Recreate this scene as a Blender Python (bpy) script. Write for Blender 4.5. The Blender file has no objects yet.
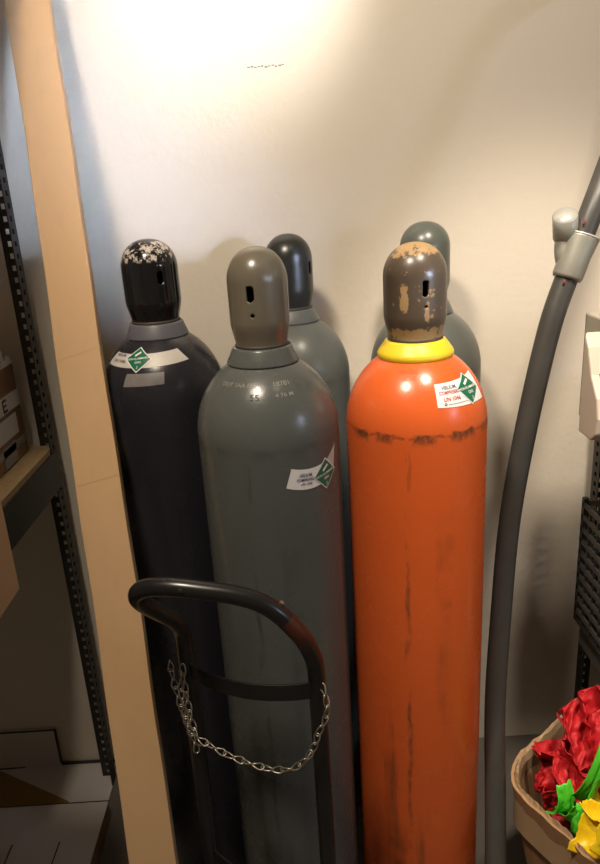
import bpy, bmesh, math, random
from mathutils import Vector, Matrix, noise
random.seed(7)
sc = bpy.context.scene
col = sc.collection
PI = math.pi

# ------------------------------------------------------------------ materials
class N:
    """small node helper"""
    def __init__(s, name):
        s.m = bpy.data.materials.new(name); s.m.use_nodes = True
        s.t = s.m.node_tree; s.b = s.t.nodes['Principled BSDF']
        s.tc = s.t.nodes.new('ShaderNodeTexCoord')
    def n(s, k, **kw):
        a = s.t.nodes.new(k)
        for q, v in kw.items(): setattr(a, q, v)
        return a
    def l(s, a, b): s.t.links.new(a, b)
    def val(s, x, sock):
        if hasattr(x, 'is_output'): s.l(x, sock)
        else: sock.default_value = x
    def noise(s, scale=5, detail=4, rough=.5, stretch=(1,1,1), off=(0,0,0), dist=0):
        mp = s.n('ShaderNodeMapping'); s.l(s.tc.outputs['Object'], mp.inputs['Vector'])
        mp.inputs['Scale'].default_value = stretch; mp.inputs['Location'].default_value = off
        q = s.n('ShaderNodeTexNoise'); s.l(mp.outputs[0], q.inputs['Vector'])
        q.inputs['Scale'].default_value = scale; q.inputs['Detail'].default_value = detail
        q.inputs['Roughness'].default_value = rough; q.inputs['Distortion'].default_value = dist
        return q.outputs['Fac']
    def ramp(s, x, a, b):
        q = s.n('ShaderNodeMapRange'); q.interpolation_type = 'SMOOTHSTEP'
        s.l(x, q.inputs['Value']); q.inputs['From Min'].default_value = a; q.inputs['From Max'].default_value = b
        return q.outputs[0]
    def math(s, op, a, b=0.0):
        q = s.n('ShaderNodeMath', operation=op); s.val(a, q.inputs[0]); s.val(b, q.inputs[1]); return q.outputs[0]
    def mix(s, f, a, b):
        q = s.n('ShaderNodeMix', data_type='RGBA'); s.val(f, q.inputs['Factor'])
        for v, k in ((a, 6), (b, 7)):
            if hasattr(v, 'is_output'): s.l(v, q.inputs[k])
            else: q.inputs[k].default_value = (*v, 1)
        return q.outputs[2]
    def xyz(s):
        q = s.n('ShaderNodeSeparateXYZ'); s.l(s.tc.outputs['Object'], q.inputs[0]); return q.outputs
    def base(s, c):
        if hasattr(c, 'is_output'): s.l(c, s.b.inputs['Base Color'])
        else: s.b.inputs['Base Color'].default_value = (*c, 1)
    def rough(s, r): s.val(r, s.b.inputs['Roughness'])
    def metal(s, r): s.val(r, s.b.inputs['Metallic'])
    def bump(s, h, strength=.3, dist=.002):
        q = s.n('ShaderNodeBump'); s.l(h, q.inputs['Height'])
        q.inputs['Strength'].default_value = strength; q.inputs['Distance'].default_value = dist
        s.l(q.outputs[0], s.b.inputs['Normal'])

def simple(name, c, rough=.5, metal=0, var=.15, scale=12, bump=0, coat=0):
    m = N(name); d = tuple(x*(1-var) for x in c)
    f = m.noise(scale, 5)
    m.base(m.mix(f, d, tuple(min(1, x*(1+var)) for x in c))); m.rough(rough); m.metal(metal)
    if bump: m.bump(m.noise(scale*6, 3), bump, .001)
    if coat: m.b.inputs['Coat Weight'].default_value = coat; m.b.inputs['Coat Roughness'].default_value = .1
    return m.m

def mat_wall():
    m = N('painted_plaster')
    c = m.mix(m.noise(1.3, 3), (.66,.60,.50), (.71,.65,.55))
    c = m.mix(m.math('MULTIPLY', m.ramp(m.noise(9, 6, .6), .68, .8), .25), c, (.5,.42,.32))
    m.base(c); m.rough(.62)
    h = m.math('ADD', m.noise(75, 3, .55), m.math('MULTIPLY', m.noise(24, 3), .8))
    m.bump(h, .30, .0026)
    return m.m

def mat_paint(name, c, c2, seam_z=None, rough=.3, dirt=(.06,.05,.045), scuff=(.3,.29,.26), seam_amt=1.0, streak=.6):
    m = N(name); o = m.xyz()
    k = m.mix(m.noise(3.5, 5, .6), c, c2)
    # long vertical dirt streaks
    st = m.ramp(m.noise(16, 5, .6, (1,1,.07), (.7,.2,0)), .57, .72)
    br = m.ramp(m.noise(4, 4, .6, off=(3,1,2)), .42, .62)
    k = m.mix(m.math('MULTIPLY', m.math('MULTIPLY', st, br), streak), k, dirt)
    # fine scuffs
    sf = m.ramp(m.noise(38, 5, .7, (1,1,.35), (5,5,5)), .66, .76)
    k = m.mix(m.math('MULTIPLY', sf, .5), k, dirt)
    sg = m.ramp(m.noise(24, 6, .75, (1,1,.8), (9,2,5)), .70, .76)
    k = m.mix(m.math('MULTIPLY', sg, .5), k, scuff)
    if seam_z:
        zz = m.math('SUBTRACT', o[2], seam_z)
        wob = m.math('MULTIPLY', m.math('SUBTRACT', m.noise(48, 4, .6), .5), .016)
        zz = m.math('ADD', zz, wob)
        up = m.math('SUBTRACT', 1.0, m.ramp(zz, .002, .006))                  # sharp upper edge
        dn = m.ramp(zz, -.017, -.002)                                         # drips fade downwards
        blot = m.ramp(m.noise(26, 4, .6, (1,1,.35), (2.6,7,.3)), .42, .55)
        spk = m.ramp(m.noise(120, 5, .75, (1,1,.7), (4,1,.3)), .34, .56)
        line = m.math('MULTIPLY', m.math('SUBTRACT', 1.0, m.ramp(m.math('ABSOLUTE', zz), .0008, .0038)), .60)
        q = m.math('MULTIPLY', m.math('MULTIPLY', up, dn), m.math('MULTIPLY', blot, m.math('ADD', m.math('MULTIPLY', spk, .55), .35)))
        q = m.math('MAXIMUM', q, m.math('MULTIPLY', line, spk))
        k = m.mix(m.math('MULTIPLY', q, seam_amt), k, dirt)
        # a narrow broken streak running down from the seam
        sx = m.math('ABSOLUTE', m.math('ADD', m.math('SUBTRACT', o[0], -.034), m.math('MULTIPLY', m.math('SUBTRACT', m.noise(9, 3, .5, (1,1,1)), .5), .03)))
        s1 = m.math('MULTIPLY', m.math('SUBTRACT', 1.0, m.ramp(sx, .001, .006)), m.ramp(m.noise(14, 5, .7, (3,3,.9), (1,8,3)), .45, .62))
        s1 = m.math('MULTIPLY', s1, m.math('SUBTRACT', 1.0, m.ramp(o[2], seam_z-.02, seam_z)))
        k = m.mix(m.math('MULTIPLY', s1, .65), k, dirt)
    m.base(k)
    m.rough(m.math('ADD', m.math('MULTIPLY', m.noise(11, 5), .2), rough))
    m.bump(m.math('ADD', m.noise(45, 3), m.math('MULTIPLY', m.noise(260, 2), .5)), .16, .0012)
    return m.m

def gauss(m, o, ax, x0, w, az, z0, h):
    a = m.math('SUBTRACT', 1.0, m.ramp(m.math('ABSOLUTE', m.math('SUBTRACT', o[ax], x0)), w*.1, w))
    b = m.math('SUBTRACT', 1.0, m.ramp(m.math('ABSOLUTE', m.math('SUBTRACT', o[az], z0)), h*.4, h))
    return m.math('MULTIPLY', a, b)

def mat_chipped():
    m = N('chipped_brown_paint'); o = m.xyz()
    n = m.noise(38, 6, .65); nb = m.noise(70, 5, .6, off=(1,4,2))
    jag = m.math('ADD', m.math('MULTIPLY', m.math('SUBTRACT', n, .5), .55), m.math('MULTIPLY', m.math('SUBTRACT', m.noise(110, 5, .7), .5), .75))
    f = m.math('MAXIMUM', gauss(m, o, 0, -.0245, .0100, 2, 1.350, .031), gauss(m, o, 0, .010, .0065, 2, 1.330, .022))
    f = m.math('MAXIMUM', f, m.math('MULTIPLY', gauss(m, o, 0, .014, .022, 2, 1.358, .012), .62))
    top = m.ramp(o[2], 1.398, 1.424); low = m.math('SUBTRACT', 1.0, m.ramp(o[2], 1.296, 1.311))
    f = m.math('MAXIMUM', f, m.math('MULTIPLY', top, .72)); f = m.math('MAXIMUM', f, m.math('MULTIPLY', low, .78))
    f = m.math('MAXIMUM', f, m.math('MULTIPLY', m.ramp(nb, .62, .7), .9))
    front = m.ramp(m.math('MULTIPLY', o[1], -1.0), -.03, .0)
    f = m.math('MULTIPLY', f, m.math('ADD', m.math('MULTIPLY', front, .5), .5))
    f = m.ramp(m.math('ADD', m.math('MULTIPLY', f, .75), m.math('MULTIPLY', jag, 1.9)), .36, .44)
    tan = m.mix(m.noise(20, 4), (.24,.145,.055), (.36,.235,.11))
    br = m.mix(m.noise(9, 4), (.052,.037,.025), (.092,.068,.046))
    m.base(m.mix(f, br, tan)); m.rough(m.math('ADD', m.math('MULTIPLY', f, .2), .3))
    m.bump(m.math('SUBTRACT', 1.0, f), .4, .0006)
    return m.m

def mat_blackcap():
    m = N('chipped_black_paint'); o = m.xyz()
    z = m.ramp(o[2], 1.408, 1.424)
    f = m.math('MULTIPLY', z, m.ramp(m.math('MULTIPLY', o[1], -1.0), -.005, .012))
    f = m.math('MULTIPLY', f, m.math('SUBTRACT', 1.0, m.ramp(o[2], 1.442, 1.450)))
    f = m.math('MULTIPLY', m.ramp(f, .1, .5), m.math('MULTIPLY', m.ramp(m.noise(95, 6, .75), .47, .54), m.ramp(m.noise(38, 3, .6, off=(2,2,2)), .40, .50)))
    m.base(m.mix(f, (.010,.010,.011), (.50,.44,.38))); m.rough(m.math('ADD', m.math('MULTIPLY', f, .4), .11))
    m.bump(m.noise(40, 4), .08, .001)
    return m.m

def mat_kraft(name='kraft_cardboard', c=(.50,.315,.165), var=.12):
    m = N(name)
    k = m.mix(m.noise(3, 4), tuple(x*(1-var) for x in c), tuple(x*(1+var) for x in c))
    k = m.mix(m.math('MULTIPLY', m.ramp(m.noise(50, 3, .5, (1,1,.1)), .5, .8), .12), k, tuple(x*.6 for x in c))
    m.base(k); m.rough(.55); m.b.inputs['Specular IOR Level'].default_value = .3
    m.bump(m.noise(30, 4, .5, (1,1,.3)), .12, .001)
    return m.m

M = {}
M['wall'] = mat_wall()
M['floor'] = simple('concrete', (.12,.105,.09), .7, var=.3, scale=5, bump=.3)
M['ceil'] = simple('ceiling_paint', (.6,.57,.5), .8, var=.04)
M['grey'] = mat_paint('grey_paint', (.100,.108,.101), (.074,.079,.073), 1.142, .17, (.035,.034,.03), (.22,.22,.19), .35, .75)
M['grey2'] = mat_paint('dull_grey_paint', (.105,.112,.10), (.08,.088,.082), 1.145, .24, (.04,.038,.034), (.2,.2,.18), .3)
M['dark'] = mat_paint('dark_slate_paint', (.022,.022,.028), (.014,.014,.018), None, .18, (.008,.008,.009), (.06,.06,.06))
M['slate'] = simple('slate_collar', (.10,.10,.115), .4)
M['orange'] = mat_paint('orange_paint', (.66,.122,.026), (.54,.085,.015), 1.148, .17, (.075,.035,.018), (.40,.09,.03), 1.0, .8)
M['yellow'] = simple('yellow_paint', (.66,.48,.02), .42, var=.1, scale=25)
M['brown_cap'] = simple('brown_grey_cap', (.125,.108,.078), .26, var=.12)
M['charcoal_cap'] = simple('charcoal_cap', (.022,.024,.022), .3, var=.15)
M['green_cap'] = simple('green_grey_cap', (.085,.095,.082), .3, var=.2)
M['chipped'] = mat_chipped()
M['blackcap'] = mat_blackcap()
M['rim'] = simple('dark_rim', (.05,.04,.03), .6)
M['black'] = simple('black_enamel', (.012,.012,.012), .28, var=.3, scale=20)
M['redmark'] = simple('worn_rust_red', (.085,.022,.010), .35, var=.5, scale=40)
M['zinc'] = simple('dull_zinc', (.42,.38,.31), .38, .85, var=.25, scale=60)
M['post'] = simple('black_steel', (.020,.019,.018), .5, .1, var=.3, scale=20)
M['kraft'] = mat_kraft(c=(.47,.30,.155))
M['kraft_d'] = mat_kraft('brown_kraft', (.30,.165,.075))
M['kraft_box'] = mat_kraft('box_kraft', (.40,.24,.125))
M['torn'] = mat_kraft('torn_cardboard_edge', (.44,.31,.18), .35)
M['crease'] = simple('crease_line', (.43,.265,.135), .6)
M['whitecard'] = simple('white_card', (.58,.54,.52), .5, var=.04)
M['ochre'] = mat_kraft('ochre_print', (.27,.16,.045))
M['ink'] = simple('dark_ink', (.03,.025,.025), .6)
M['blue_ink'] = simple('navy_ink', (.01,.012,.045), .5)
M['label'] = simple('white_label', (.72,.70,.68), .35, var=.05, scale=60)
M['oldlabel'] = simple('aged_label', (.50,.47,.42), .45, var=.15, scale=40)
M['greypatch'] = simple('mottled_light_grey', (.17,.16,.155), .35, var=.45, scale=45)
M['green_label'] = simple('green_label', (.008,.13,.065), .3, var=.05)
M['label_blue'] = simple('blue_grey_ink', (.08,.08,.14), .5)
M['label_red'] = simple('red_ink', (.45,.03,.04), .5)
M['stamp'] = simple('stamped_grey', (.25,.25,.22), .3)
M['hose'] = simple('dark_grey_rubber', (.052,.05,.045), .42, var=.25, scale=18, bump=.15)
M['fitting'] = simple('galvanised_fitting', (.30,.30,.26), .42, .35, var=.2, scale=30)
M['fit_rim'] = simple('pale_metal_rim', (.55,.55,.50), .35, .4)
M['maroon'] = simple('maroon_paint', (.16,.02,.03), .5)
M['plywood'] = simple('particle_board', (.36,.25,.13), .7, var=.25, scale=60)
M['beam'] = simple('dark_green_steel', (.028,.030,.026), .45, .2)
M['greybeam'] = simple('grey_steel', (.13,.12,.105), .45, .2)
M['red'] = simple('red_plastic', (.52,.012,.018), .6, var=.2, scale=15)
M['green'] = simple('green_plastic', (.09,.62,.035), .35, var=.15, scale=15)
M['yellowp'] = simple('yellow_plastic', (.88,.60,.01), .35, var=.08)
M['paper'] = simple('brown_packing_paper', (.14,.09,.05), .7)
M['plastic'] = simple('black_plastic', (.022,.021,.020), .45, var=.3)
M['slat'] = simple('worn_black_plastic', (.075,.068,.060), .5, var=.3, scale=30)
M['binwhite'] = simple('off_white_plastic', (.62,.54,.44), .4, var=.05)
M['binshaded'] = simple('shaded_off_white_plastic', (.40,.36,.29), .5, var=.08)  # off white darkened in colour for the bin's shaded back part
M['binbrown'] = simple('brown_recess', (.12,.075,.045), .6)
M['bag_w'] = simple('printed_white_wrap', (.52,.49,.46), .35, var=.1)
M['bag_b'] = simple('printed_brown_wrap', (.17,.085,.04), .4, var=.3)
M['bag_g'] = simple('printed_grey_wrap', (.22,.21,.21), .4, var=.15)
mm = N('lamp_glow'); mm.base((1,1,1)); mm.b.inputs['Emission Color'].default_value = (1,.82,.6,1); mm.b.inputs['Emission Strength'].default_value = 6; M['glow'] = mm.m

# ------------------------------------------------------------------ helpers
def link(name, bm, mat, parent=None, smooth=False, bevel=0, mats=None):
    me = bpy.data.meshes.new(name); bmesh.ops.recalc_face_normals(bm, faces=bm.faces)
    bm.to_mesh(me); bm.free()
    for k in (mats or [mat]): me.materials.append(M[k])
    if smooth:
        for p in me.polygons: p.use_smooth = True
    o = bpy.data.objects.new(name, me); col.objects.link(o); o.parent = parent
    if bevel:
        b = o.modifiers.new('bevel', 'BEVEL'); b.width = bevel; b.segments = 2; b.limit_method = 'ANGLE'
    return o
def tag(o, label=None, cat=None, group=None, kind=None):
    for k, v in (('label', label), ('category', cat), ('group', group), ('kind', kind)):
        if v: o[k] = v
    return o
def empty(name, loc, label, cat, group=None, rz=0):
    o = bpy.data.objects.new(name, None); o.empty_display_size = .05; col.objects.link(o)
    o.location = loc; o.rotation_euler = (0,0,rz); return tag(o, label, cat, group)
def box(bm, x0, x1, y0, y1, z0, z1, mi=0):
    v = [bm.verts.new((x,y,z)) for x in (x0,x1) for y in (y0,y1) for z in (z0,z1)]
    for f in ((0,1,3,2),(4,6,7,5),(0,4,5,1),(2,3,7,6),(0,2,6,4),(1,5,7,3)):
        bm.faces.new([v[i] for i in f]).material_index = mi
def prism(bm, pts, z0, z1, axis='z', mi=0):
    def mk(a, b, c): return {'z':(a,b,c), 'y':(a,c,b), 'x':(c,a,b)}[axis]
    lo = [bm.verts.new(mk(a,b,z0)) for a,b in pts]; hi = [bm.verts.new(mk(a,b,z1)) for a,b in pts]
    bm.faces.new(lo[::-1]).material_index = mi; bm.faces.new(hi).material_index = mi
    for i in range(len(pts)):
        j = (i+1) % len(pts); bm.faces.new((lo[i],lo[j],hi[j],hi[i])).material_index = mi
def lathe(bm, prof, seg=96, caps=True):
    rings = []
    for r, z in prof:
        rings.append([bm.verts.new((max(r,1e-5)*math.sin(2*PI*i/seg), -max(r,1e-5)*math.cos(2*PI*i/seg), z)) for i in range(seg)])
    for a, b in zip(rings, rings[1:]):
        for i in range(seg):
            j = (i+1) % seg; bm.faces.new((a[i],a[j],b[j],b[i]))
    if caps:
        bm.faces.new(rings[0][::-1]); bm.faces.new(rings[-1])
    return rings
def smoothpath(pts, n=8, closed=False):
    P = [Vector(p) for p in pts]; out = []
    L = len(P)
    for i in range(L if closed else L-1):
        g = lambda k: P[k % L] if closed else P[max(0, min(L-1, k))]
        a, b, c, d = g(i-1), g(i), g(i+1), g(i+2)
        for k in range(n):
            t = k/n
            out.append(.5*((2*b) + (c-a)*t + (2*a-5*b+4*c-d)*t*t + (3*b-a-3*c+d)*t**3))
    if not closed: out.append(P[-1])
    return out
def tube(bm, pts, r, seg=12, closed=False, flat=None, cap=True):
    P = [Vector(p) for p in pts]; n = len(P); rings = []
    up = None
    for i in range(n):
        t = (P[(i+1) % n]-P[i-1]) if closed else (P[min(i+1,n-1)]-P[max(i-1,0)])
        t.normalize()
        if up is None:
            up = Vector((0,0,1)) if abs(t.z) < .9 else Vector((1,0,0))
        a = (up - t*up.dot(t)).normalized(); up = a; b = t.cross(a)
        rr = r(i/(n-1)) if callable(r) else r
        rings.append([bm.verts.new(P[i] + a*rr*math.cos(2*PI*k/seg) + b*rr*math.sin(2*PI*k/seg)) for k in range(seg)])
    for i in range(n if closed else n-1):
        A, B = rings[i], rings[(i+1) % n]
        for k in range(seg):
            j = (k+1) % seg; bm.faces.new((A[k],A[j],B[j],B[k]))
    if not closed and cap: bm.faces.new(rings[0][::-1]); bm.faces.new(rings[-1])
def curve_len(path, s):
    """point at arc length s along a list of points"""
    acc = 0
    for a, b in zip(path, path[1:]):
        d = (b-a).length
        if acc+d >= s: return a.lerp(b, (s-acc)/d), (b-a).normalized()
        acc += d
    return path[-1].copy(), (path[-1]-path[-2]).normalized()

# ------------------------------------------------------------------ setting
YW = 1.62
bm = bmesh.new(); box(bm, -2.1, 2.1, YW, YW+.12, 0, 2.7); tag(link('wall_back', bm, 'wall'), kind='structure')
bm = bmesh.new(); box(bm, -2.2, -2.1, -2.6, YW+.12, 0, 2.7); tag(link('wall_left', bm, 'wall'), kind='structure')
bm = bmesh.new(); box(bm, 2.1, 2.2, -2.6, YW+.12, 0, 2.7); tag(link('wall_right', bm, 'wall'), kind='structure')
bm = bmesh.new(); box(bm, -2.1, 2.1, -2.7, -2.6, 0, 2.7); tag(link('wall_front', bm, 'wall'), kind='structure')
bm = bmesh.new(); box(bm, -2.2, 2.2, -2.7, YW+.12, -.1, 0); tag(link('floor', bm, 'floor'), kind='structure')
bm = bmesh.new(); box(bm, -2.2, 2.2, -2.7, YW+.12, 2.7, 2.8); tag(link('ceiling', bm, 'ceil'), kind='structure')
# small pencil smudge and drip marks are dents in the plaster: shallow marks on the wall
bm = bmesh.new()
for i in range(11):
    x = -.062+i*.0072; z = 1.767+.0012*math.sin(i*2.1)
    box(bm, x, x+.0055+.001*math.sin(i*3), YW-.0004, YW+.001, z-.0012-.0006*math.sin(i*1.7), z+.0012)
tag(link('wall_smudge', bm, 'bag_g'), 'faint grey pencil smudge high on the cream wall', 'mark')

# ------------------------------------------------------------------ gas cylinders
R = .117
def body_profile(zs=1.14, top=.13):
    p = [(.085,0),(.108,.004),(R-.003,.015),(R,.03)]
    for k in range(1, 24): p.append((R, .03+(zs-.03)*k/24))
    for k in range(0, 25):
        a = k/24*1.16
        z = zs+top*math.sin(a); r = R*math.cos(a); p.append((r, z))
    return p
class Surf:
    """places stickers on the swept surface of a cylinder"""
    def __init__(s, prof):
        s.t = [(0, *prof[0])]
        for (a, b) in zip(prof, prof[1:]): s.t.append((s.t[-1][0]+math.dist(a, b), *b))
    def s_of(s, z): 
        for a, b in zip(s.t, s.t[1:]):
            if b[2] >= z: return a[0]+(b[0]-a[0])*(z-a[2])/max(1e-9, b[2]-a[2])
    def at(s, th, q, off):
        for a, b in zip(s.t, s.t[1:]):
            if b[0] >= q:
                k = (q-a[0])/(b[0]-a[0]); r = a[1]+(b[1]-a[1])*k; z = a[2]+(b[2]-a[2])*k
                dr, dz = b[1]-a[1], b[2]-a[2]; L = math.hypot(dr, dz); r += off*dz/L; z -= off*dr/L
                return Vector((r*math.sin(th), -r*math.cos(th), z))
    def frame(s, z0, th0):
        s0 = s.s_of(z0); r0 = [b for b in s.t if b[0] >= s0][0][1]
        return lambda u, v, off: s.at(th0+u/r0, s0+v, off)
def patch(name, fr, quad, mat, parent, off=.0006, nu=16, nv=6, bend=0, bend0=0):
    bm = bmesh.new(); g = []
    (ax,ay),(bx,by),(cx,cy),(dx,dy) = quad     # bl br tr tl
    for i in range(nu+1):
        row = []
        for j in range(nv+1):
            a, b = i/nu, j/nv
            u = (ax*(1-a)+bx*a)*(1-b)+(dx*(1-a)+cx*a)*b; v = (ay*(1-a)+by*a)*(1-b)+(dy*(1-a)+cy*a)*b
            v += bend*(u-bend0)**2
            row.append(bm.verts.new(fr(u, v, off)))
        g.append(row)
    for i in range(nu):
        for j in range(nv): bm.faces.new((g[i][j],g[i+1][j],g[i+1][j+1],g[i][j+1]))
    return link(name, bm, mat, parent, True)
def lettering(name, text, fr, u, v, size, mat, parent, rot=0, off=.0012, bend=0, bend0=0, squash=1.0):
    c = bpy.data.curves.new(name, 'FONT'); c.body = text; c.size = size; c.align_x = 'CENTER'; c.align_y = 'CENTER'; c.offset = size*.012
    t = bpy.data.objects.new(name, c); col.objects.link(t)
    bpy.context.view_layer.update()
    me = bpy.data.meshes.new_from_object(t.evaluated_get(bpy.context.evaluated_depsgraph_get()))
    bpy.data.objects.remove(t)
    cr, sr = math.cos(rot), math.sin(rot)
    for q in me.vertices:
        x, y = q.co.x*squash, q.co.y
        uu, vv = u+x*cr-y*sr, v+x*sr+y*cr; vv += bend*(uu-bend0)**2
        q.co = fr(uu, vv, off)
    me.materials.clear(); me.materials.append(M[mat])
    o = bpy.data.objects.new(name, me); col.objects.link(o); o.parent = parent; return o
def diamond(fr, u, v, h, parent, bend=0, bend0=0, rot=0):
    def q(k):
        return [(u+k*math.cos(a+rot), v+k*math.sin(a+rot)) for a in (-PI/2, 0, PI/2, PI)]
    d = patch('hazard_diamond', fr, q(h), 'label', parent, .0011, 8, 8); d['label'] = 'green diamond hazard sticker with white edge'
    patch('green_panel', fr, q(h*.90), 'green_label', d, .0015, 8, 8)
    a = .62+rot
    def bar(cu, cv, L, w, name):
        ca, sa = math.cos(a), math.sin(a)
        pts = [(cu+x*ca-y*sa, cv+x*sa+y*ca) for x, y in ((-L,-w),(L,-w),(L,w),(-L,w))]
        patch(name, fr, pts, 'label', d, .0019, 4, 2)
    bar(u-h*.05, v+h*.38, h*.26, h*.075, 'cylinder_symbol')
    lettering('diamond_lettering', 'NON-FLAMMABLE', fr, u, v+h*.02, h*.21, 'label', d, rot+.12, .0019)
    lettering('diamond_lettering', 'GAS', fr, u+h*.03, v-h*.26, h*.24, 'label', d, rot+.12, .0019)
    lettering('diamond_lettering', '2', fr, u+h*.03, v-h*.62, h*.26, 'label', d, rot, .0019)
    return d

def cap_mesh(slots, rb=.043, rw=.0505, z0=1.277, ztop=1.431):
    prof = []
    H = ztop-z0
    zz = [z0+i*.0016 for i in range(int((H-.050)/.0016)+1)]
    for z in zz:
        t = max(0, min(1, (z-z0-.004)/.036)); t = t*t*(3-2*t)*.7+t*.3; prof.append((rb+(rw-rb)*t, z))
    zc = prof[-1][1]; hh = ztop-zc
    for k in range(1, 22):
        a = k/22*PI/2; prof.append((rw*math.cos(a)**.92, zc+hh*math.sin(a)))
    seg = 216; bm = bmesh.new(); rings = lathe(bm, prof, seg, False)
    top = bm.verts.new((0,0,ztop))
    for i in range(seg): bm.faces.new((rings[-1][i], rings[-1][(i+1)%seg], top))
    dead = []
    for f in bm.faces:
        c = f.calc_center_median()
        th = math.atan2(c.x, -c.y)
        for (t0, zc0, hw, hh2) in slots:
            d = (th-t0+PI) % (2*PI)-PI; x = d*rw; y = c.z-zc0
            yy = max(0, abs(y)-(hh2-hw))
            if x*x+yy*yy < hw*hw: dead.append(f); break
    bmesh.ops.delete(bm, geom=dead, context='FACES')
    return bm
def gas_cylinder(x, y, rz, label, body, collar, cap, slots, rb=.043, caprw=.0505, colr=(.056,.045), ctop=1.431, coltop=1.279, lift=0.0):
    root = empty('gas_cylinder', (x,y,0), label, 'gas cylinder', 'gas cylinders standing against the wall', rz)
    bp = body_profile(1.14+lift); bm = bmesh.new(); lathe(bm, bp, 128)
    link('cylinder_body', bm, body, root, True)
    a, b = colr; zb = coltop-.026
    bm = bmesh.new()
    if collar == 'yellow': pr = [(a-.012,zb-.008),(a-.002,zb-.004),(a,zb),(a+.0005,zb+.005),(a-.0015,zb+.009),(b+(a-b)*.5,zb+.016),(b+.002,zb+.022),(b,coltop-.001),(b-.004,coltop),(.03,coltop)]
    else: pr = [(a-.012,zb-.006),(a-.0012,zb-.0008),(a,zb),(a-.0004,zb+.002),(b+(a-b)*.55,zb+.012),(b+.0012,coltop-.003),(b,coltop-.0008),(b-.003,coltop),(.03,coltop)]
    lathe(bm, pr, 96)
    link('neck_ring', bm, collar, root, True)
    c = link('valve_cap', cap_mesh(slots, rb, caprw, coltop-.001, ctop), cap, root, True)
    s = c.modifiers.new('shell', 'SOLIDIFY'); s.thickness = .0045; s.offset = -1
    bm = bmesh.new(); lathe(bm, [(rb-.001,coltop-.0005),(rb+.0012,coltop),(rb+.0015,coltop+.003),(rb,coltop+.005)], 96, False)
    link('cap_rim', bm, 'rim', root, True)
    # brass valve inside the cap, seen through its slots
    bm = bmesh.new(); lathe(bm, [(.016,coltop-.01),(.016,coltop+.05),(.010,coltop+.055),(.010,coltop+.085),(.020,coltop+.088),(.020,coltop+.098),(.004,coltop+.1)], 24)
    link('valve', bm, 'rim', root, True)
    return root, Surf(bp)
def rad(d): return math.radians(d)

# orange, front right
o, sf = gas_cylinder(.196, 1.12, 0, 'bright orange gas cylinder with yellow neck ring and chipped brown cap', 'orange', 'yellow', 'chipped',
    [(rad(9), 1.364, .0052, .0130), (rad(10), 1.337, .0026, .0026), (rad(189), 1.364, .0052, .0130)], .0435, .0502, (.0615,.0485), 1.431, 1.280)
fr = sf.frame(1.207, rad(8))
lb = patch('hazard_label', fr, [(0,-.018),(.094,-.022),(.098,.026),(0,.019)], 'label', o, bend=.6, bend0=.045)
lettering('label_lettering', 'HELIUM,', fr, .025, .0125, .0085, 'label_blue', lb, squash=.9)
lettering('label_lettering', 'COMPRESSED', fr, .0235, .0045, .0076, 'label_red', lb, squash=.8)
lettering('label_lettering', 'UN 1046', fr, .025, -.0060, .0090, 'label_red', lb, squash=.85)
lettering('label_lettering', '© ------------------', fr, .031, -.0135, .0060, 'label_blue', lb)
diamond(fr, .063, .004, .027, lb, rot=-.12)
for i, (t, uu, vv, s_) in enumerate((('3AA 2265', -.045, .045, .010), ('EE 0471', -.040, .032, .009))):
    q = lettering('stamped_lettering', t, fr, uu, vv, s_, 'orange', o, off=.0008)

# grey, front centre
g, sf = gas_cylinder(-.052, 1.11, 0, 'grey gas cylinder with taupe cap standing behind the hand truck', 'grey', 'grey', 'brown_cap',
    [(rad(-13), 1.373, .0062, .0128), (rad(-11), 1.340, .0033, .0033), (rad(167), 1.373, .0062, .0128)], .0415, .0475, (.0585,.0475), 1.440, 1.287, .006)
fr = sf.frame(1.094, rad(36))
lb = patch('hazard_label', fr, [(-.048,-.019),(.028,-.021),(.026,.012),(-.038,.015)], 'label', g, bend=4.5, bend0=-.005)
lettering('label_lettering', 'HELIUM,', fr, -.014, .0045, .0075, 'label_blue', lb, -.10, squash=.85)
lettering('label_lettering', 'COMPRESSED', fr, -.0145, -.003, .0068, 'label_blue', lb, -.10, squash=.78)
lettering('label_lettering', 'UN 1046', fr, -.014, -.0100, .0055, 'label_blue', lb, -.10)
tl = patch('peeling_label_end', fr, [(.028,-.018),(.050,-.002),(.0575,.036),(.026,.015)], 'oldlabel', g)
diamond(fr, .026, -.004, .027, lb, rot=.0)
fr = sf.frame(1.237, rad(-4))
lettering('stamped_lettering', 'DOT 3AA EFF', fr, -.034, .004, .010, 'stamp', g, off=.0006)
lettering('stamped_lettering', '18781', fr, .034, .004, .0115, 'stamp', g, off=.0006)
lettering('stamped_lettering', '55', fr, -.006, -.016, .014, 'ink', g, off=.0006)
lettering('stamped_lettering', '4 76 M', fr, .034, -.015, .009, 'stamp', g, off=.0006)

# dark, left
d, sf = gas_cylinder(-.257, 1.32, 0, 'near black gas cylinder at far left beside the tan leaning carton', 'dark', 'slate', 'blackcap',
    [(rad(30), 1.385, .006, .012), (rad(210), 1.385, .006, .012)], .044, .0515, (.0585,.049), 1.452, 1.302, .022)
fr = sf.frame(1.247, rad(-7))
lb = patch('hazard_label', fr, [(-.088,-.018),(.076,-.012),(.064,.015),(-.076,.010)], 'oldlabel', d, bend=.6)
lettering('label_lettering', 'HELIUM', fr, -.055, .008, .0075, 'label_blue', lb)
lettering('label_lettering', 'UN 1046', fr, -.055, -.004, .0085, 'label_blue', lb)
diamond(fr, -.014, .002, .026, lb)
patch('mottled_patch', fr, [(-.034,-.050),(.028,-.046),(.030,-.024),(-.030,-.026)], 'greypatch', d)  # mottled lighter grey patch below the label

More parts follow.
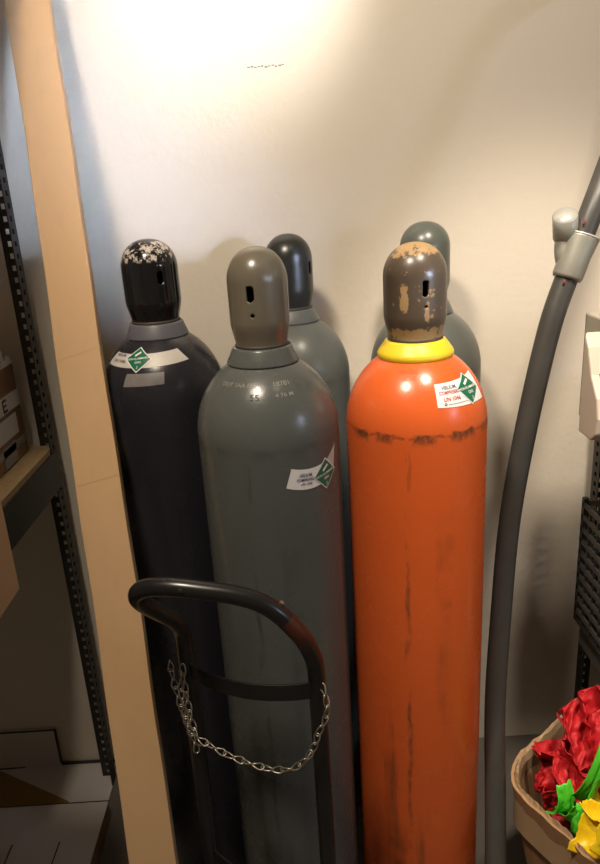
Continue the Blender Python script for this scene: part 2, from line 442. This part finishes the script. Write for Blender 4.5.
# two behind
gas_cylinder(-.002, 1.475, 0, 'grey gas cylinder with glossy charcoal cap, behind the taupe capped one', 'grey2', 'grey2', 'charcoal_cap',
    [(rad(62), 1.37, .0055, .014), (rad(242), 1.37, .0055, .014)], .043, .049, (.0585,.0475), 1.438, 1.287, .006)
gas_cylinder(.279, 1.475, 0, 'grey gas cylinder with green grey cap, mostly hidden behind the orange one', 'grey2', 'grey2', 'green_cap',
    [(rad(85), 1.36, .0055, .013), (rad(265), 1.36, .0055, .013)], .043, .051, (.0585,.0475), 1.445, 1.287, .006)

# ------------------------------------------------------------------ hand truck
A = (-.205, .95, 0)
t = empty('hand_truck', (-.105, .93, 0), 'black steel hand truck with looped handle in front of the grey cylinders', 'hand truck')
def loc(p): return (p[0]+.105, p[1]-.93, p[2])
path = [(-.210,.955,.05),(-.208,.955,.3),(-.206,.955,.6),(-.205,.955,.80),(-.205,.952,.865),(-.211,.935,.900),(-.228,.914,.930),(-.242,.896,.955),(-.247,.880,.977),(-.240,.868,.995),(-.221,.858,1.006),(-.190,.850,1.009),
        (-.151,.846,1.004),(-.100,.844,.993),(-.066,.844,.977),(-.038,.846,.950),(-.016,.853,.914),(-.004,.866,.876),(.001,.876,.845),(.002,.88,.80),(.002,.88,.6),(.002,.88,.3),(.002,.88,.05)]
bm = bmesh.new(); tube(bm, smoothpath([loc(p) for p in path], 8), .0135, 16); link('handle_frame', bm, 'black', t, True)
def band(zc, hz, bow, name):
    bm = bmesh.new(); n = 24; fr_, bk = [], []
    a = Vector((-.203,.946,zc)); b = Vector((.002,.872,zc+.004)); nrm = Vector((-.34,-.94,0))
    for i in range(n+1):
        k = i/n; p = a.lerp(b, k)+nrm*bow*(1-(2*k-1)**2)
        fr_.append(loc(p)); bk.append(loc(p-nrm*.004))
    V = [[bm.verts.new((p[0],p[1],p[2]+s)) for s in (-hz,hz)]+[bm.verts.new((q[0],q[1],q[2]+s)) for s in (hz,-hz)] for p, q in zip(fr_, bk)]
    for r0, r1 in zip(V, V[1:]):
        for k in range(4): bm.faces.new((r0[k],r1[k],r1[(k+1)%4],r0[(k+1)%4]))
    bm.faces.new(V[0]); bm.faces.new(V[-1][::-1])
    link(name, bm, 'black', t, bevel=.0012)
band(.801, .0145, .028, 'crossbar'); band(.408, .013, .030, 'crossbar')
# worn patch, bolt holes, axle, wheels, toe plate
bm = bmesh.new(); seg = [loc(p) for p in ((-.038,.846,.950),(-.0265,.8485,.933),(-.016,.853,.914),(-.009,.8595,.895))]
tube(bm, smoothpath(seg, 6), .01375, 16, cap=False); link('worn_red_patch', bm, 'redmark', t, True)
for p, q in (((-.176,.835,1.012),(-.176,.833,1.012)), ((-.046,.848,.968),(-.040,.846,.977))):
    bm = bmesh.new(); tube(bm, [loc(p), loc(q)], .0030, 12); link('rivet', bm, 'zinc' if p[0] > -.1 else 'ink', t)
bm = bmesh.new(); tube(bm, [loc((-.275,.895,.10)), loc((.05,.795,.10))], .008, 12); link('axle', bm, 'black', t, True)
for p, s in (((-.262,.891,.10), 1), ((.045,.797,.10), -1)):
    bm = bmesh.new(); c = Vector(loc(p)); ax = Vector((.956,-.294,0)); q = [c-ax*.018, c+ax*.018]
    tube(bm, [c-ax*.018, c-ax*.014, c+ax*.014, c+ax*.018], lambda k: .098 if .2 < k < .8 else .088, 40); link('wheel', bm, 'hose', t, True)
for a in ((-.209,.945), (.001,.872)):
    bm = bmesh.new(); c = loc((a[0],a[1],.10)); box(bm, c[0]-.006, c[0]+.006, c[1]-.035, c[1]+.012, .07, .14); link('axle_bracket', bm, 'black', t, bevel=.002)
bm = bmesh.new(); q = [loc((-.222,.958,0))[:2], loc((.016,.874,0))[:2], loc((.030,.915,0))[:2], loc((-.205,.998,0))[:2]]
prism(bm, q, .002, .006); prism(bm, [q[0], q[1], (q[1][0]+.001,q[1][1]+.004), (q[0][0]+.001,q[0][1]+.004)], .006, .09); link('toe_plate', bm, 'black', t)

# chain hung from the hand truck
ch = empty('chain', (-.225,.93,.60), 'thin zinc chain sagging across the front of the hand truck', 'chain')
proto = None
def link_mesh():
    bm = bmesh.new(); pts = []
    for k in range(20):
        a = 2*PI*k/20; pts.append((.0105*math.cos(a), .0046*math.sin(a)*(1+.25*math.cos(a)), .0016*math.sin(2*a)))
    tube(bm, pts, .00125, 6, True)
    me = bpy.data.meshes.new('chain_link'); bm.to_mesh(me); bm.free(); me.materials.append(M['zinc'])
    for p in me.polygons: p.use_smooth = True
    return me
LM = link_mesh()
runs = [
    [(-.209,.935,.818),(-.208,.930,.77),(-.204,.925,.72),(-.196,.918,.692),(-.172,.905,.682),(-.144,.893,.673),(-.112,.880,.668),(-.080,.868,.666),(-.052,.858,.673),(-.030,.852,.688),(-.012,.850,.714),(-.001,.850,.744),(.012,.853,.772),(.014,.858,.795),(.010,.866,.812)],
    [(-.228,.935,.826),(-.226,.934,.79),(-.220,.931,.75),(-.213,.928,.715),(-.209,.926,.690)],
    [(-.213,.934,.806),(-.216,.930,.76),(-.212,.925,.72),(-.204,.922,.682),(-.200,.920,.655)]]
off = Vector((.225,-.93,-.60)); cnt = 0
for path in runs:
    P_ = smoothpath([Vector(p)+off for p in path], 6); L = sum((b-a).length for a, b in zip(P_, P_[1:])); k = 0
    while k*.0165+.008 < L:
        p, tg = curve_len(P_, .008+k*.0165)
        q = tg.to_track_quat('X', 'Z'); m = q.to_matrix().to_4x4() @ Matrix.Rotation(rad(25 + 75*(k % 2)+random.uniform(-18,18)), 4, 'X')
        o_ = bpy.data.objects.new('chain_link', LM); col.objects.link(o_); o_.parent = ch
        o_.matrix_local = Matrix.Translation(p) @ m; k += 1; cnt += 1
for a, b in (((-.205,.925,.672),(-.183,.905,.684)), ((-.032,.850,.678),(-.014,.848,.712))):
    bm = bmesh.new(); tube(bm, [Vector(a)+off, Vector(b)+off], .0013, 8); link('hook', bm, 'zinc', ch, True)

# ------------------------------------------------------------------ leaning carton
def board_pt(z, s, dpt=0):
    """s: -1 left edge, +1 right; dpt: towards the wall"""
    y = .725+.392*z
    k = (z-.455)/(1.872-.455); x = -.2965+(-.444+.2965)*k
    n = Vector((0, .931, -.365))
    return Vector((x+s*.0400, y, z))+n*dpt
bt = empty('leaning_carton', (-.25,.73,0), 'long narrow tan cardboard carton leaning on the wall at left', 'carton')
bm = bmesh.new(); off = Vector((.25,-.73,0)); zs = [.0+.02*i for i in range(105)]; rows = []
for z in zs:
    w = .0010*math.sin(z*9)+.0008*math.sin(z*23+1)
    z0 = max(z, 0); dd = .020
    rows.append([bm.verts.new(board_pt(z0, s, q)+off+Vector((w,0,0))) for s, q in ((-1,0),(1,0),(1,dd),(-1,dd))])
for v in rows[0]: v.co.z = max(v.co.z, .0)
for a, b in zip(rows, rows[1:]):
    for k in range(4): bm.faces.new((a[k],b[k],b[(k+1)%4],a[(k+1)%4]))
bm.faces.new(rows[0]); bm.faces.new(rows[-1][::-1])
for v in bm.verts:
    if v.co.z < 0: v.co.z = 0
link('carton_body', bm, 'kraft', bt, bevel=.0015)
for z, dz in ((1.258, .020), (1.05, .016)):
    bm = bmesh.new(); P4 = [board_pt(z, -1, -.0004), board_pt(z+dz, 1, -.0004), board_pt(z+dz+.0012, 1, -.0004), board_pt(z+.0012, -1, -.0004)]
    f = [bm.verts.new(p+off) for p in P4]; bk = [bm.verts.new(p+off+Vector((0,.0008,0))) for p in P4]
    bm.faces.new(f); bm.faces.new(bk[::-1])
    for k in range(4): bm.faces.new((f[k],f[(k+1)%4],bk[(k+1)%4],bk[k]))
    link('fold_crease', bm, 'crease', bt)

# ------------------------------------------------------------------ shelving racks
def slotted_post(name, x, y, h, parent, sx=1, w=.036):
    """perforated L post: flange facing the room and flange running back"""
    bm = bmesh.new(); th = .002; pitch = .0255; n = int(h/pitch)
    def flange(conv):
        conv(0, w*.34, 0, h); conv(w*.66, w, 0, h)
        for i in range(n):
            z = i*pitch; conv(w*.34, w*.66, z, z+.0145)
        conv(w*.34, w*.66, n*pitch, h)
    flange(lambda a, b, c, d: box(bm, x+sx*a, x+sx*b, y, y+th, c, d))
    flange(lambda a, b, c, d: box(bm, x-sx*0, x+sx*th, y+a-w, y+b-w, c, d) if b > a else None)
    return link(name, bm, 'post', parent)
def rack(name, label, x_end, dirn, y0, y1, shelves, h, wx=.9, beam='beam'):
    rt = empty(name, (x_end, y1, 0), label, 'shelving rack', 'black perforated shelving racks'); off = -Vector((x_end, y1, 0))
    ob = [slotted_post('post', 0, 0, h, rt, -dirn*-1, .036), ]
    slotted_post('post', 0, y0-y1, h, rt, dirn, .036)
    slotted_post('post', dirn*wx, 0, h, rt, -dirn, .036); slotted_post('post', dirn*wx, y0-y1, h, rt, -dirn, .036)
    for z in shelves:
        bm = bmesh.new(); a, b = sorted((0+dirn*.003, dirn*(wx-.003))); box(bm, a, b, y0-y1+.0, -.003, z-.016, z); link('shelf_board', bm, 'plywood', rt)
        bm = bmesh.new(); a, b = sorted((-dirn*.002, dirn*.006))
        box(bm, a, b, y0-y1+.002, -.003, z-.10, z-.012); link('shelf_beam', bm, beam, rt)
        bm = bmesh.new(); a, b = sorted((dirn*.003, dirn*(wx-.003))); box(bm, a, b, y0-y1, y0-y1+.006, z-.09, z-.017); link('shelf_beam', bm, beam, rt)
    return rt
rack('shelving_rack', 'black perforated steel shelving rack on the left holding the printed packages', -.575, -1, .50, 1.56, (.990, 1.96), 2.05)
rack('shelving_rack', 'black perforated steel shelving rack on the right under the black crate', .700, 1, .98, 1.56, (.452, 1.062), 1.08, beam='greybeam')

# printed packages on the left shelf
pk = empty('printed_package', (-.74,1.44,.990), 'open brown and white printed package on the left shelf', 'package', 'packages on the left shelf')
bm = bmesh.new(); box(bm, -.10, .115, -.09, .09, 0, .215); link('package_body', bm, 'bag_b', pk, bevel=.006)
bm = bmesh.new()
for (y0, y1, z0, z1, mi) in ((-.088,.088,.115,.150,0),(-.088,.05,.06,.105,0),(-.088,.088,.030,.045,1),(-.05,.02,.006,.05,1)):
    box(bm, .1145, .1162, y0, y1, z0, z1, mi)
link('printed_band', bm, 'bag_w', pk, mats=['bag_w','bag_g'])
bm = bmesh.new()
for (y0,y1,z0,z1) in ((-.010,-.005,.118,.146),(-.005,.012,.141,.146),(-.005,.010,.130,.134),(-.005,.012,.118,.123)):
    box(bm, .1160, .1170, y0, y1, z0, z1)
link('printed_letter', bm, 'ink', pk)
bm = bmesh.new()
for k in range(14):
    a = k/14
    for (x0,x1,y0,y1) in ((-.10+.215*a, -.10+.215*(a+1/14), -.092,-.086), (-.10+.215*a, -.10+.215*(a+1/14), .086,.092), (.110,.116,-.09+.18*a,-.09+.18*(a+1/14)), (-.103,-.097,-.09+.18*a,-.09+.18*(a+1/14))):
        box(bm, x0, x1, y0, y1, .208, .226+.012*math.sin(k*2.3)+.008*math.sin(k*5.1))
link('torn_rim', bm, 'bag_w', pk)
p2 = empty('printed_package', (-.725,1.22,.990), 'white and brown printed package nearer the camera on the left shelf', 'package', 'packages on the left shelf')
bm = bmesh.new(); box(bm, -.10, .10, -.09, .09, 0, .16); link('package_body', bm, 'bag_w', p2, bevel=.006)
bm = bmesh.new(); box(bm, .0995, .101, -.08, .08, .03, .08); link('printed_band', bm, 'bag_b', p2)

tb = empty('shade_carton', (-.80,.93,1.962), 'unseen cardboard carton added on the top left shelf to shade the left side', 'box')  # added out of view to keep the ceiling lamp off the left side
bm = bmesh.new(); box(bm, -.35, .355, -.41, .42, 0, .335); link('box_body', bm, 'kraft_box', tb, bevel=.003)
bm = bmesh.new(); box(bm, -.35, .355, -.03, .03, .335, .3362); link('packing_tape', bm, 'oldlabel', tb)

# kraft box at the left edge, on a stack outside the frame
kb = empty('cardboard_box', (-.62,.72,.992), 'plain brown cardboard box overhanging the near end of the left shelf', 'box')
bm = bmesh.new(); box(bm, -.26, .200, -.17, .180, 0, .24); link('box_body', bm, 'kraft_box', kb, bevel=.003)
bm = bmesh.new(); box(bm, .1995, .2008, -.15, .115, .035, .15); link('printed_panel', bm, 'blue_ink', kb)

# white carton and unfolded carton on the floor, bottom left
sh = empty('unfolded_carton', (-.80,1.55,0), 'white unfolded carton lying flat with an ochre cutout, stepped end against wall', 'cardboard')
bm = bmesh.new(); prism(bm, [(-.35,-.19),(.225,-.19),(.225,.062),(-.35,.062)], .001, .005); link('flat_panel', bm, 'whitecard', sh)
bm = bmesh.new(); box(bm, -.35, .060, .060, .064, .003, .130); box(bm, -.35,.060,.0585,.0655,.129,.133); link('end_flap', bm, 'whitecard', sh)
bm = bmesh.new(); box(bm, .060, .225, .0600, .0655, .003, .012); box(bm, .056, .0605, .0590, .0650, .012, .131); box(bm, -.35,.060,.0580,.0595,.1285,.1335); link('cut_edge', bm, 'ink', sh)
bm = bmesh.new(); prism(bm, [(-.35,.055),(-.12,.055),(.118,-.072),(.118,-.085),(-.35,-.085)], .005, .0064); link('cutout_panel', bm, 'ochre', sh)
bm = bmesh.new(); prism(bm, [(-.20,.054),(-.045,.058),(-.045,.0605),(-.20,.0585)], .0052, .0072); link('printed_line', bm, 'ink', sh)
wc = empty('flat_carton', (-.75,1.20,0), 'low white topped carton lying on the floor at bottom left', 'carton')
bm = bmesh.new(); box(bm, -.35, .195, -.33, .218, .006, .054); link('carton_side', bm, 'kraft_d', wc, bevel=.001)
bm = bmesh.new(); prism(bm, [(-.35,-.33),(.192,-.33),(.196,.219),(-.35,.219)], .0545, .058); link('carton_top', bm, 'whitecard', wc)
bm = bmesh.new(); box(bm, -.35, .196, .2195, .2225, .050, .0585); link('cut_edge', bm, 'ink', wc)
for x in (-.015, .100):
    bm = bmesh.new(); prism(bm, [(x,-.2),(x+.003,-.2),(x+.006,.105),(x+.003,.105)], .058, .0588); link('printed_line', bm, 'ink', wc)

# ------------------------------------------------------------------ hose with its fitting
hz = empty('pipe', (.35,.90,0), 'dark grey curved pipe with a galvanised fitting, right of orange cylinder', 'pipe'); off = -Vector((.35,.90,0))
HP = [(.294,.84,.02),(.305,.92,.10),(.329,1.02,.249),(.344,1.09,.387),(.357,1.15,.529),(.378,1.20,.704),(.399,1.235,.884),(.429,1.25,1.073),(.465,1.26,1.25),(.497,1.27,1.346),(.534,1.28,1.446),(.567,1.30,1.52),(.620,1.32,1.66),(.655,1.36,1.78),(.68,1.48,1.86),(.69,1.60,1.88)]
bm = bmesh.new(); tube(bm, smoothpath([Vector(p)+off for p in HP], 10), .0205, 24); link('pipe_body', bm, 'hose', hz, True)
a, b = Vector((.4955,1.2695,1.341))+off, Vector((.522,1.277,1.412))+off
dv = (b-a).normalized()
bm = bmesh.new(); tube(bm, [a-dv*.002, a+dv*.004, a.lerp(b,.55), b-dv*.004, b], lambda k: .0250 if k < .1 else (.027 if k < .7 else .0300), 28); ft = link('pipe_fitting', bm, 'fitting', hz, True)
ft['label'] = 'pale galvanised tee fitting'
bm = bmesh.new(); ring = []
ax1 = dv.orthogonal().normalized(); ax2 = dv.cross(ax1)
for k in range(32): ring.append(b+(ax1*math.cos(2*PI*k/32)+ax2*math.sin(2*PI*k/32))*.0290)
tube(bm, ring, .0022, 8, True); link('rim', bm, 'fit_rim', ft, True)
# stub branch to the upper left
s0 = a.lerp(b,.25)+Vector((-.006,.004,0)); s1 = Vector((.494,1.285,1.415))+off; s2 = Vector((.483,1.262,1.449))+off
bm = bmesh.new(); tube(bm, smoothpath([s0, s0.lerp(s1,.5)+Vector((-.004,0,0)), s1], 5), .0165, 20); tube(bm, [s1-(s2-s1)*.1, s1+(s2-s1)*.1, s2], .0215, 24); link('branch', bm, 'fitting', ft, True)
bm = bmesh.new(); tube(bm, [s2-(s2-s1)*.15, s2+(s2-s1)*.03], .0205, 24); link('end_cap', bm, 'fit_rim', ft, True)
bm = bmesh.new(); c1 = Vector((.4825,1.2495,1.331))+off; tube(bm, [c1, c1+Vector((.003,.002,.010))], .0022, 10); link('paint_spot', bm, 'maroon', hz, True)
bm = bmesh.new(); c1 = Vector((.513,1.256,1.431))+off; tube(bm, [c1, c1+Vector((.003,.002,.008))], .0020, 10); link('paint_spot', bm, 'maroon', hz, True)

# ------------------------------------------------------------------ right side
bn = empty('wall_bin', (.74,1.20,1.062), 'off white plastic bin with a scooped front on the right shelf', 'bin')
bm = bmesh.new(); box(bm, -.190, .10, .02, .11, .004, .208); link('bin_back', bm, 'binshaded', bn, bevel=.004)
bm = bmesh.new()
prof = [(.02,.004),(-.035,.004),(-.055,.02),(-.060,.05),(-.050,.085),(-.02,.12),(.0,.165),(.02,.19)]
prism(bm, prof, -.226, .10, 'x'); bs = link('bin_front', bm, 'binwhite', bn, bevel=.004)
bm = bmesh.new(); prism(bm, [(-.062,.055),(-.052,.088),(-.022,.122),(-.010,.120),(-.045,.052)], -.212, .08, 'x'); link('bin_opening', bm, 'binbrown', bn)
bm = bmesh.new()
for k in range(24): box(bm, -.1925, -.1895, .024, .034, .070+k*.0062, .0740+k*.0062)
link('perforated_strip', bm, 'rim', bn)

cr = empty('plastic_crate', (.663,1.520,.454), 'black slatted plastic crate on the right shelf', 'crate')
def crate():
    Lx, Ly, H = .34, .40, .335
    bm = bmesh.new(); box(bm, 0, Lx, -Ly, 0, 0, .006)
    for (x, y) in ((0,0),(Lx,0),(0,-Ly),(Lx,-Ly)):
        sx = 1 if x == 0 else -1; sy = -1 if y == 0 else 1
        a, b = sorted((x, x+sx*.012)); c, d = sorted((y, y+sy*.012)); box(bm, a, b, c, d, 0, H)
    link('crate_frame', bm, 'plastic', cr)
    k = 0
    for i in range(10):
        z = .03+i*.032
        for s_ in ((0,.005,-Ly,0),(Lx-.005,Lx,-Ly,0),(0,Lx,-.005,0),(0,Lx,-Ly,-Ly+.005)):
            bm = bmesh.new(); box(bm, s_[0], s_[1], s_[2], s_[3], z-.0055, z+.0065); link('slat', bm, 'slat', cr)
    for j in range(1, 9):
        y = -Ly*j/9; bm = bmesh.new(); box(bm, .001, .006, y-.003, y+.003, 0, H-.01); link('rib', bm, 'plastic', cr)
    for j in range(1, 8):
        x = Lx*j/8; bm = bmesh.new(); box(bm, x-.003, x+.003, -.007, -.001, 0, H-.01); link('rib', bm, 'plastic', cr)
crate()

# ------------------------------------------------------------------ carton with crumpled plastic
cb = empty('open_carton', (.52,1.0,0), 'open torn cardboard box of crumpled coloured plastic at bottom right', 'box'); off = -Vector((.52,1.0,0))
foot = [(.465,.880),(.427,.946),(.394,1.004),(.377,1.038),(.371,1.066),(.380,1.100),(.400,1.137),(.439,1.170),(.482,1.201),(.58,1.275),(.665,1.24),(.688,1.10),(.68,.92),(.60,.80)]
fp = smoothpath([(x,y,0) for x, y in foot], 8, True)
def wallring(z0, ztop, th, name, mat, jag):
    bm = bmesh.new(); n = len(fp); V = []
    cx = sum(p.x for p in fp)/n; cy = sum(p.y for p in fp)/n
    for i, p in enumerate(fp):
        q = Vector((cx-p.x, cy-p.y, 0)).normalized()
        w = .003*noise.noise(p*25)+.0015*noise.noise(p*90)
        tz = ztop+jag*noise.noise(Vector((p.x*45,p.y*45,1)))
        rows = []
        for k in range(7):
            z = z0+(tz-z0)*k/6; bul = .004*math.sin(PI*k/6)
            tp = .20*max(0, .40-z); rows.append(bm.verts.new((p.x+q.x*(w-bul+tp)+off.x, p.y+q.y*(w-bul+tp)+off.y, z)))
        for k in range(6, -1, -1):
            z = z0+(tz-z0)*k/6
            tp = .20*max(0, .40-z); rows.append(bm.verts.new((p.x+q.x*(th+w+tp)+off.x, p.y+q.y*(th+w+tp)+off.y, z+(.003*noise.noise(p*60) if k == 6 else 0))))
        V.append(rows)
    for i in range(n):
        a, b = V[i], V[(i+1)%n]
        for k in range(len(a)): bm.faces.new((a[k],b[k],b[(k+1)%len(a)],a[(k+1)%len(a)]))
    return link(name, bm, mat, cb)
wallring(.0, .398, .006, 'box_wall', 'kraft_box', .004)
# frayed inner ply, standing slightly higher
def ply():
    bm = bmesh.new(); n = len(fp); V = []
    cx = sum(p.x for p in fp)/n; cy = sum(p.y for p in fp)/n
    for i, p in enumerate(fp):
        q = Vector((cx-p.x, cy-p.y, 0)).normalized(); j1 = .007*noise.noise(p*70)+.006*noise.noise(p*22); j2 = .003*noise.noise(p*130)
        V.append([bm.verts.new((p.x+q.x*a+off.x, p.y+q.y*a+off.y, z)) for a, z in ((.0065,.30),(.006,.392+j2),(.009+j2,.405+j1*.6),(.013,.401+j1),(.017,.385+j2),(.015,.30))])
    for i in range(n):
        a, b = V[i], V[(i+1)%n]
        for k in range(5): bm.faces.new((a[k],b[k],b[k+1],a[k+1]))
    link('torn_rim', bm, 'torn', cb)
ply()
bm = bmesh.new(); lo = [bm.verts.new((p.x*.66+.6*.34+off.x, p.y*.66+1.03*.34+off.y, .003)) for p in fp]; bm.faces.new(lo)
hi = [bm.verts.new((p.x*.66+.6*.34+off.x, p.y*.66+1.03*.34+off.y, .008)) for p in fp]; bm.faces.new(hi)
for i in range(len(lo)): bm.faces.new((lo[i],lo[(i+1)%len(lo)],hi[(i+1)%len(hi)],hi[i]))
link('box_bottom', bm, 'kraft_box', cb)

def sheet(bm, o, u, v, curl, amp, seed, nu=34, nv=26, fold=3.0, taper=0.0, fine=.0012):
    """one crumpled sheet: centre o, half extents u, v (vectors), curl bends it about v"""
    o, u, v = Vector(o), Vector(u), Vector(v); n = u.cross(v).normalized(); g = []
    for i in range(nu+1):
        row = []
        for j in range(nv+1):
            a, b = 2*i/nu-1, 2*j/nv-1
            w = 1-taper*(a*.5+.5)
            p = o+u*(math.sin(a*curl)/curl if curl else a)+v*b*w+n*((1-math.cos(a*curl))/curl*u.length if curl else 0)
            s = Vector((a*fold+seed, b*fold*1.2, seed*3.1))
            r = 1-abs(noise.noise(s))*2; r2 = 1-abs(noise.noise(s*2.6))*2
            p += n*(amp*(r-.5)+amp*.35*(r2-.5)+fine*noise.noise(s*6))
            p += u.normalized()*amp*.5*noise.noise(s*1.7+Vector((9,0,0)))
            row.append(bm.verts.new(p))
        g.append(row)
    for i in range(nu):
        for j in range(nv): bm.faces.new((g[i][j],g[i+1][j],g[i+1][j+1],g[i][j+1]))
def plastic(name, label, mat, sheets, cat='plastic sheet'):
    bm = bmesh.new()
    for s in sheets: sheet(bm, *s)
    o = link(name, bm, mat, None, True); q = o.modifiers.new('thickness', 'SOLIDIFY'); q.thickness = .0012
    tag(o, label, cat, 'coloured plastic in the open carton'); return o
plastic('crumpled_plastic', 'bright red crumpled plastic filling the back of the open carton', 'red', [
    ((.530,1.130,.455), (.075,.02,.035), (.0,.045,.045), 1.9, .020, 1.3, 40, 30, 1.5),
    ((.490,1.105,.432), (.045,.02,.045), (.02,.03,-.04), 1.6, .018, 2.1, 40, 30, 1.6),
    ((.550,1.09,.488), (.06,-.01,.030), (.01,.045,.015), -1.9, .016, 4.6, 40, 30, 1.5),
    ((.560,1.15,.480), (.055,.0,.015), (.0,.03,.040), 2.1, .016, 6.2, 40, 30, 1.5),
    ((.54,1.08,.35), (.10,.0,.02), (.0,.09,.06), .6, .02, 8.8, 40, 30, 1.5)])
plastic('crumpled_plastic', 'darker red folded plastic tucked at the left of the open carton', 'red', [
    ((.450,1.070,.405), (.030,.025,.050), (.025,-.030,.02), 2.0, .015, 11.3, 40, 30, 1.5),
    ((.470,1.045,.425), (.028,.028,.042), (.022,-.018,-.03), -2.0, .014, 12.9, 40, 30, 1.5),
    ((.435,1.050,.365), (.015,-.04,.02), (.01,.01,-.04), 1.2, .010, 14.1, 40, 30, 1.5),
    ((.500,1.02,.450), (.040,.01,.03), (.02,-.028,.03), 2.1, .014, 17.7, 40, 30, 1.5)])
plastic('plastic_strip', 'green folded plastic strip standing up between the red and yellow', 'green', [
    ((.482,.968,.500), (.026,-.010,.092), (.013,-.004,-.004), .7, .004, 21.0, 30, 14, 1.0, .1, .001),
    ((.486,.972,.480), (.022,-.005,.08), (.010,.010,-.003), -.7, .004, 21.6, 30, 14, 1.0, .3, .001),
    ((.458,.955,.395), (-.004,-.005,.048), (.014,-.012,.0), 1.0, .005, 22.0, 30, 14, 1.0, .2, .001)])
plastic('plastic_strip', 'green crumpled plastic lobe lying just inside the left box rim', 'green', [
    ((.442,.990,.418), (.006,-.008,.045), (.022,.004,.004), 1.0, .005, 24.0, 26, 16, 1.1, .35, .001),
    ((.450,.985,.395), (.004,-.030,.03), (.018,.010,-.02), .8, .006, 26.0, 26, 16, 1.1, .2, .001)])
plastic('yellow_sheet', 'bright yellow plastic bundle at the right edge of the open carton', 'yellowp', [
    ((.486,.910,.435), (.010,-.040,.035), (.024,.016,.040), 1.7, .007, 31.0, 40, 30, 1.0, .2, .001),
    ((.506,.925,.455), (.026,-.03,.045), (.026,.02,-.01), 1.7, .008, 33.0, 40, 30, 1.0, .2, .001),
    ((.50,.92,.38), (.025,-.04,.04), (.03,.02,-.04), .9, .008, 35.0, 40, 30, 1.0, 0, .001)])
bm = bmesh.new(); bmesh.ops.create_icosphere(bm, subdivisions=5, radius=1)
for v in bm.verts:
    p = v.co.copy(); q = 1+.10*noise.noise(p*3)+.05*noise.noise(p*8)
    v.co = Vector((.560+p.x*.105*q, 1.04+p.y*.12*q, .215+p.z*.19*q)); v.co.z = max(.009, v.co.z)
tag(link('packing_paper', bm, 'paper', None, True), 'brown packing paper wad inside the open carton under the red plastic', 'paper')

# ------------------------------------------------------------------ lamps and daylight
def lamp(name, kind, loc, target, energy, color, size=None, size_y=None, spread=None, **kw):
    l = bpy.data.lights.new(name, kind); l.energy = energy; l.color = color
    if kind == 'AREA':
        l.size = size
        if size_y: l.shape = 'RECTANGLE'; l.size_y = size_y
        if spread: l.spread = rad(spread)
    for k, v in kw.items(): setattr(l, k, v)
    o = bpy.data.objects.new(name, l); col.objects.link(o); o.location = loc
    o.rotation_euler = (Vector(target)-Vector(loc)).to_track_quat('-Z', 'Z').to_euler(); return o
lamp('ceiling_lamp', 'AREA', (-.38,.30,2.66), (.1,1.2,.6), 34, (1,.86,.69), .22, .22)
lamp('lower_wall_fill', 'SPOT', (.50,.52,2.62), (.60,1.62,.42), 145, (1,.86,.70), spot_size=rad(44), spot_blend=.6, shadow_soft_size=.10)  # unseen spot added to brighten the lower right wall
lamp('wall_lamp', 'SPOT', (.02,.80,2.65), (-.06,1.62,2.03), 92, (1,.95,.92), spot_size=rad(33), spot_blend=.8, shadow_soft_size=.05)
lamp('window_daylight', 'AREA', (2.0,-.25,1.62), (-.1,1.3,1.3), 5.5, (.62,.76,1), .13, .30)
lamp('window_pane_light', 'AREA', (1.9,-.9,1.65), (-.36,1.62,1.53), .50, (.60,.74,1), .50, .15, 10)
lamp('window_pane_light', 'AREA', (1.9,-.9,2.05), (-.48,1.62,1.84), .5, (.62,.75,1), .44, .20, 10)
w = bpy.data.worlds.new('world'); sc.world = w; w.use_nodes = True
w.node_tree.nodes['Background'].inputs[0].default_value = (.9,.85,.75,1); w.node_tree.nodes['Background'].inputs[1].default_value = .3

# ------------------------------------------------------------------ camera
p = math.atan(700/2072); r = math.atan2(130, 2068); c, s = math.cos(r), math.sin(r)
F = Vector((0, math.cos(p), -math.sin(p))); R0 = Vector((1,0,0)); U0 = Vector((0, math.sin(p), math.cos(p)))
Rv = R0*c-U0*s; Uv = U0*c+R0*s
cam = bpy.data.cameras.new('camera'); cam.sensor_fit = 'HORIZONTAL'; cam.sensor_width = 36; cam.lens = 42; cam.clip_start = .02
co = bpy.data.objects.new('camera', cam); col.objects.link(co)
m = Matrix((Rv, Uv, -F)).transposed().to_4x4(); m.translation = Vector((0,0,1.51)); co.matrix_world = m
sc.camera = co
sc.view_settings.view_transform = 'Standard'; sc.view_settings.look = 'None'; sc.view_settings.gamma = 1
sc.view_settings.use_curve_mapping = False; sc.view_settings.exposure = 0
